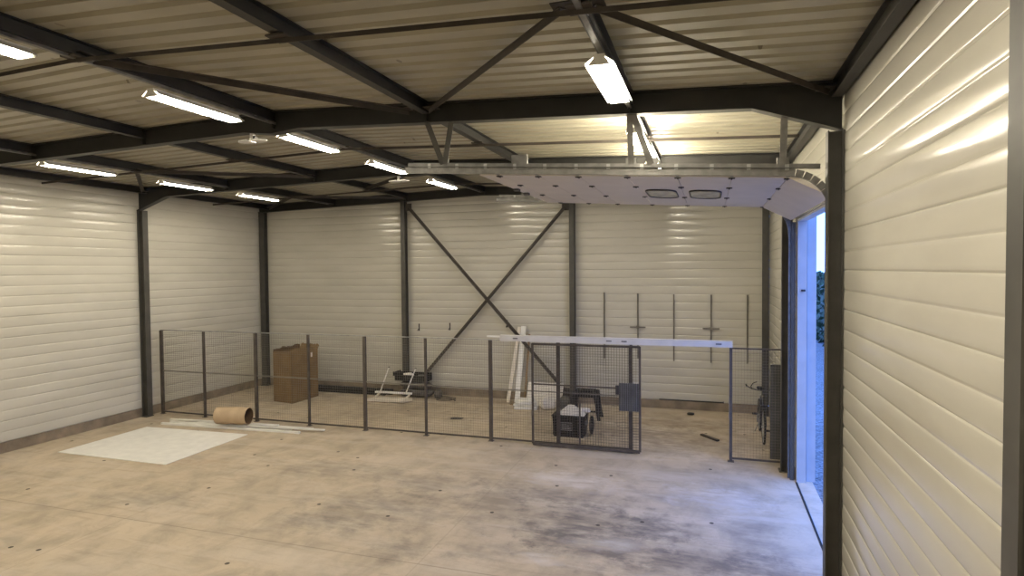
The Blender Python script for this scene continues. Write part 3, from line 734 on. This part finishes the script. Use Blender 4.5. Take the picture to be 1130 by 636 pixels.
# ------------------------------------------------------------------ things behind the gate
def lean(p0, p1, w, th_, label, m, name='white_board', cat='board', group=None):
    o = MB().bar(p0, p1, w, th_, (0, -1, .3)).build(name, m, bevel=.003); tag(o, label, cat, group)
lean((-4.93, 14.78, .02), (-4.73, 15.2, 1.93), .085, .03, 'long narrow white board leaning on the far wall, tilted one of the pair', M['offwhite'], group='white boards leaning on the far wall')
lean((-4.70, 14.82, .02), (-4.62, 15.21, 1.95), .13, .035, 'long white board leaning upright on the far wall, wider one of the pair', M['white'], group='white boards leaning on the far wall')
o = MB().bar((-4.52, 14.90, .02), (-4.46, 15.2, 1.75), .05, .03, (0, -1, .3)).build('shadow_strip', M['wood'], bevel=.002); tag(o, 'dark strip standing in for the shadow beside the leaning white boards', 'shadow')  # no real batten: dark bar stands in for a shadow by the boards
o = MB().bar((-4.82, 14.66, .012), (-4.36, 14.66, .012), .10, .022).build('wooden_block', M['wood'], bevel=.003); tag(o, 'small brown wooden strip on the floor at the foot of the white boards', 'strip')
# beige panel sheet leaning
o = MB().hexa([(-4.44, 14.68, .0), (-3.52, 14.68, .0), (-3.52, 14.705, .0), (-4.44, 14.705, .0), (-4.42, 14.95, .54), (-3.50, 14.95, .54), (-3.50, 14.975, .54), (-4.42, 14.975, .54)]).build('beige_sheet', M['paper'], bevel=.004)
tag(o, 'low pale rectangular panel leaning back behind the short plank pile', 'panel')
# white slabs stack
zz = 0; LS = ['bottom', 'lower middle', 'upper middle', 'top']
for i, (x0, x1, y, dz, r) in enumerate(((-4.58, -4.02, 14.32, .06, .03), (-4.60, -4.08, 14.34, .06, -.05), (-4.52, -4.05, 14.34, .06, .06), (-4.55, -4.12, 14.34, .06, -.02))):
    o = MB().bar((x0, y - r, zz + dz / 2), (x1, y + r, zz + dz / 2), .26, dz - .006).build('white_plank', M['white'], bevel=.004); zz += dz
    tag(o, f'short white plank in the pile below the leaning boards, {LS[i]} one', 'plank', 'short white planks piled on the floor')
o = sack(-3.76, 14.38, 0, .40, .30, .34, .3, 9).build('plastic_bag', M['paper'], smooth=True); tag(o, 'crumpled white plastic bag beside the short plank pile', 'bag')
o = sack(-3.36, 14.42, 0, .26, .34, .34, .1, 10).build('dark_bag', M['dgrey'], smooth=True); tag(o, 'dark crumpled bag between the white bag and the black trestle', 'bag')
# black trestle frame
t = thing('black_trestle', (-2.7, 13.9, 0), 'low black metal frame standing behind the black bin', 'frame')
x0, x1, y0, y1, h = -2.95, -2.47, 13.62, 14.0, .60
for x, dx in ((x0, -.03), (x1, .09)):
    for y in (y0, y1): MB().bar((x + dx, y, 0), (x, y, h), .065, .065).build('leg', M['black'], t)
for y in (y0, y1): MB().bar((x0 - .04, y, h), (x1 + .04, y, h), .06, .05).build('rail', M['black'], t)
for x in (x0, x1): MB().bar((x, y0, h), (x, y1, h), .05, .05).build('rail', M['black'], t)
MB().bar((x0, y0, .2), (x1 + .06, y0, .2), .03, .03).build('stretcher', M['black'], t)
MB().box(x0 + .02, x1 - .02, y0 + .05, y1 - .05, h - .10, h + .06).build('top_tray', M['black'], t)
# bin
t = thing('black_bin', (-2.75, 12.35, 0), 'black plastic bin with a pale printed label standing behind the gate', 'bin')
bx0, bx1, by0, by1, bh = -3.08, -2.42, 12.10, 12.52, .44
def taper(x0, x1, y0, y1, z0, z1, e): return [(x0 + e, y0 + e, z0), (x1 - e, y0 + e, z0), (x1 - e, y1 - e, z0), (x0 + e, y1 - e, z0), (x0, y0, z1), (x1, y0, z1), (x1, y1, z1), (x0, y1, z1)]
MB().hexa(taper(bx0, bx1, by0, by1, 0, bh - .03, .02)).build('body', M['black'], t, bevel=.01)
MB().box(bx0 - .015, bx1 + .015, by0 - .015, by1 + .015, bh - .03, bh).build('rim', M['black'], t, bevel=.006)
for x in (bx0 + .03, bx0 + .17, bx1 - .20, bx1 - .04): MB().box(x - .012, x + .012, by0 - .012, by0 + .01, .03, bh - .04).build('rib', M['black'], t)
MB().box(-2.90, -2.66, by0 - .002, by0 + .012, .14, .30).build('label_plate', M['dgrey'], t)
lb = MB().box(-2.90, -2.66, by0 - .006, by0 - .002, .295, .303).box(-2.90, -2.66, by0 - .006, by0 - .002, .137, .145).box(-2.905, -2.897, by0 - .006, by0 - .002, .137, .303)
for k, (a, b) in enumerate(((.02, .12), (.02, .17), (.02, .20))): lb.box(-2.90 + a, -2.90 + b, by0 - .006, by0 - .002, .262 - k * .035, .272 - k * .035)
lb.box(-2.88, -2.70, by0 - .006, by0 - .002, .165, .18).box(-2.668, -2.66, by0 - .006, by0 - .002, .137, .303).build('printed_marks', M['galv'], t)
for x in (bx1 + .0,): MB().box(x, x + .03, 12.2, 12.42, .24, .32).build('handle', M['mgrey'], t)
# cartons / papers on top of the bin
o = MB().hexa([(-3.0, 12.12, bh + .003), (-2.42, 12.12, bh + .003), (-2.42, 12.36, bh + .003), (-3.0, 12.36, bh + .003), (-2.78, 12.22, bh + .19), (-2.66, 12.22, bh + .19), (-2.66, 12.30, bh + .19), (-2.78, 12.30, bh + .19)]).build('folded_paper', M['paper'], bevel=.004)
tag(o, 'peaked folded white paper lying on the black bin', 'paper')
o = sack(-2.48, 12.44, bh + .002, .26, .13, .11, .2, 12).build('crumpled_paper', M['paper'], smooth=True); tag(o, 'small crumpled white paper on the rim side of the black bin', 'paper')
# black hose reel beside the bin
t = thing('black_hose', (-2.3, 12.45, 0), 'short coiled black hose standing against the side of the black bin', 'hose')
pts = [(-2.345 + .03 * math.sin(k * .05), 12.44 + .16 * math.cos(k * .35), .20 + .17 * math.sin(k * .35)) for k in range(60)]
MB().path(pts, .018, 6).build('hose', M['rubber'], t, smooth=True)

# floor scraps
o = MB().bar((-.16, 13.0, .02), (.16, 12.62, .02), .07, .035).build('scrap_wood', M['brace'], bevel=.004); tag(o, 'small dark scrap of wood on the floor inside the gateway', 'scrap')
o = sack(-.42, 14.75, 0, .16, .1, .06, .1, 14).build('small_stone', M['steel'], smooth=True); tag(o, 'small dark lump on the floor near the far wall inside the gateway', 'lump')
o = sack(-5.55, 12.9, 0, .3, .12, .03, .3, 15).build('flat_rag', M['grey'], smooth=True); tag(o, 'flat grey rag on the floor behind the fence', 'rag')

# ------------------------------------------------------------------ bicycle by the column, along the wall
def bicycle():
    bx = 1.0
    t = thing('bicycle', (bx, 13.1, 0), 'dark bicycle parked along the wall in the corner behind the short fence', 'bicycle')
    R = .33; yf, yr = 12.70, 13.74
    for yc in (yf, yr):
        w = MB(); w.path([(bx, yc + R * math.cos(2 * PI * i / 36), R + .004 + R * math.sin(2 * PI * i / 36) * .985) for i in range(36)], .018, 8, True)
        wo = w.build('wheel', M['rubber'], t, smooth=True)
        MB().path([(bx, yc + (R - .03) * math.cos(2 * PI * i / 36), R + .004 + (R - .03) * math.sin(2 * PI * i / 36)) for i in range(36)], .010, 6, True).build('wheel_rim', M['galv'], wo)
        sp = MB()
        for i in range(18): a = 2 * PI * i / 18; sp.cyl((bx + (.02 if i % 2 else -.02), yc, R), (bx, yc + (R - .035) * math.cos(a), R + (R - .035) * math.sin(a)), .0015, 4)
        sp.build('spokes', M['galv'], wo); MB().cyl((bx - .045, yc, R), (bx + .045, yc, R), .02, 10).build('hub', M['galv'], wo)
    fr = MB(); bb = (bx, 13.26, .29); seat = (bx, 13.42, .80); head = (bx, 12.88, .84); head2 = (bx, 12.84, .72)
    fr.cyl(bb, seat, .016, 8).cyl(seat, head, .015, 8).cyl(bb, head2, .018, 8)
    for s in (-.04, .04): fr.cyl((bx + s, yr, R), bb, .009, 6).cyl((bx + s, yr, R), seat, .008, 6)
    fr.cyl(head2, (bx, 12.90, .92), .019, 8).build('frame', M['bluepaint'], t, smooth=True)
    fk = MB()
    for s in (-.045, .045): fk.cyl((bx + s, yf, R), (bx + s * .8, 12.83, .70), .010, 6)
    fk.box(bx - .05, bx + .05, 12.81, 12.86, .69, .72).build('fork', M['bluepaint'], t)
    MB().cyl((bx, 12.90, .92), (bx, 12.84, 1.02), .014, 8).path([(bx - .30, 12.98, 1.07), (bx - .22, 12.90, 1.04), (bx - .1, 12.84, 1.02), (bx + .1, 12.84, 1.02), (bx + .22, 12.90, 1.04), (bx + .26, 12.98, 1.07)], .012, 8).build('handlebar', M['bluepaint'], t, smooth=True)
    for s in (-.30, .26): MB().cyl((bx + s, 12.98, 1.07), (bx + s * 1.02, 13.08, 1.08), .017, 8).build('grip', M['rubber'], t)
    MB().path([(bx - .20, 12.86, 1.03), (bx - .23, 12.78, 1.10), (bx - .19, 12.76, 1.17), (bx - .12, 12.80, 1.19)], .008, 6).build('brake_lever', M['rubber'], t)
    MB().cyl(seat, (bx, 13.45, .92), .013, 8).build('seat_post', M['galv'], t)
    MB().prism([(bx - .02, 13.28, .92), (bx + .02, 13.28, .92), (bx + .075, 13.52, .92), (bx + .06, 13.56, .92), (bx - .06, 13.56, .92), (bx - .075, 13.52, .92)], (0, 0, .05)).build('saddle', M['rubber'], t, bevel=.012)
    MB().cyl((bx + .045, 13.26, .29), (bx + .055, 13.26, .29), .09, 20).build('chainring', M['galv'], t)
    for s, z in ((.08, .12), (-.08, .46)):
        MB().bar((bx + s, 13.26, .29), (bx + s, 13.26 + (.02 if s > 0 else -.02), z), .02, .012).build('crank', M['galv'], t)
        MB().box(min(bx + s, bx + s * 2.2), max(bx + s, bx + s * 2.2), 13.22, 13.30, z - .012, z + .012).build('pedal', M['rubber'], t)
    MB().path([(bx - .03, 13.45, .27), (bx - .10, 13.60, .01)], .009, 6).build('kickstand', M['galv'], t)
bicycle()
# grey upright panels by the door column
for i, (x0, x1, y, h) in enumerate(((1.03, 1.28, 11.72, 1.70), (1.06, 1.28, 11.80, 1.66))):
    o = MB().box(x0, x1, y, y + .05, 0, h).build('upright_sheet', M['dgrey'], bevel=.004)
    tag(o, ('tall dark grey panel standing on edge behind the short fence, front one', 'tall dark grey panel standing behind the front panel at the wall')[i], 'panel', 'grey panels standing by the door column')

# ------------------------------------------------------------------ sky and camera
w = bpy.data.worlds.new('World'); SC.world = w; w.use_nodes = True
bg = w.node_tree.nodes['Background']; bg.inputs['Color'].default_value = (.17, .34, 1.0, 1); bg.inputs['Strength'].default_value = 5.4

f, yaw, pit, rol = 673.59, .313515973, .0307485884, -.00883826696
cy, sy, cp, sp = math.cos(yaw), math.sin(yaw), math.cos(pit), math.sin(pit)
fw = Vector((-sy * cp, cy * cp, -sp)); rt = Vector((cy, sy, 0)); up = rt.cross(fw)
r2 = math.cos(rol) * rt + math.sin(rol) * up; u2 = -math.sin(rol) * rt + math.cos(rol) * up
cam = bpy.data.cameras.new('camera'); co = bpy.data.objects.new('camera', cam); COL.objects.link(co)
mtx = Matrix((r2, u2, -fw)).transposed().to_4x4(); mtx.translation = (0, 0, 3.44); co.matrix_world = mtx
cam.sensor_width = 36; cam.lens = f / 1130 * 36; cam.clip_start = .05; cam.clip_end = 300
SC.camera = co
SC.view_settings.view_transform = 'Standard'; SC.view_settings.look = 'None'; SC.view_settings.gamma = 1; SC.view_settings.use_curve_mapping = False
SC.view_settings.exposure = 0.0
SC.cycles.use_denoising = True
SC.cycles.max_bounces = 8; SC.cycles.diffuse_bounces = 5
SC.cycles.sample_clamp_indirect = 6
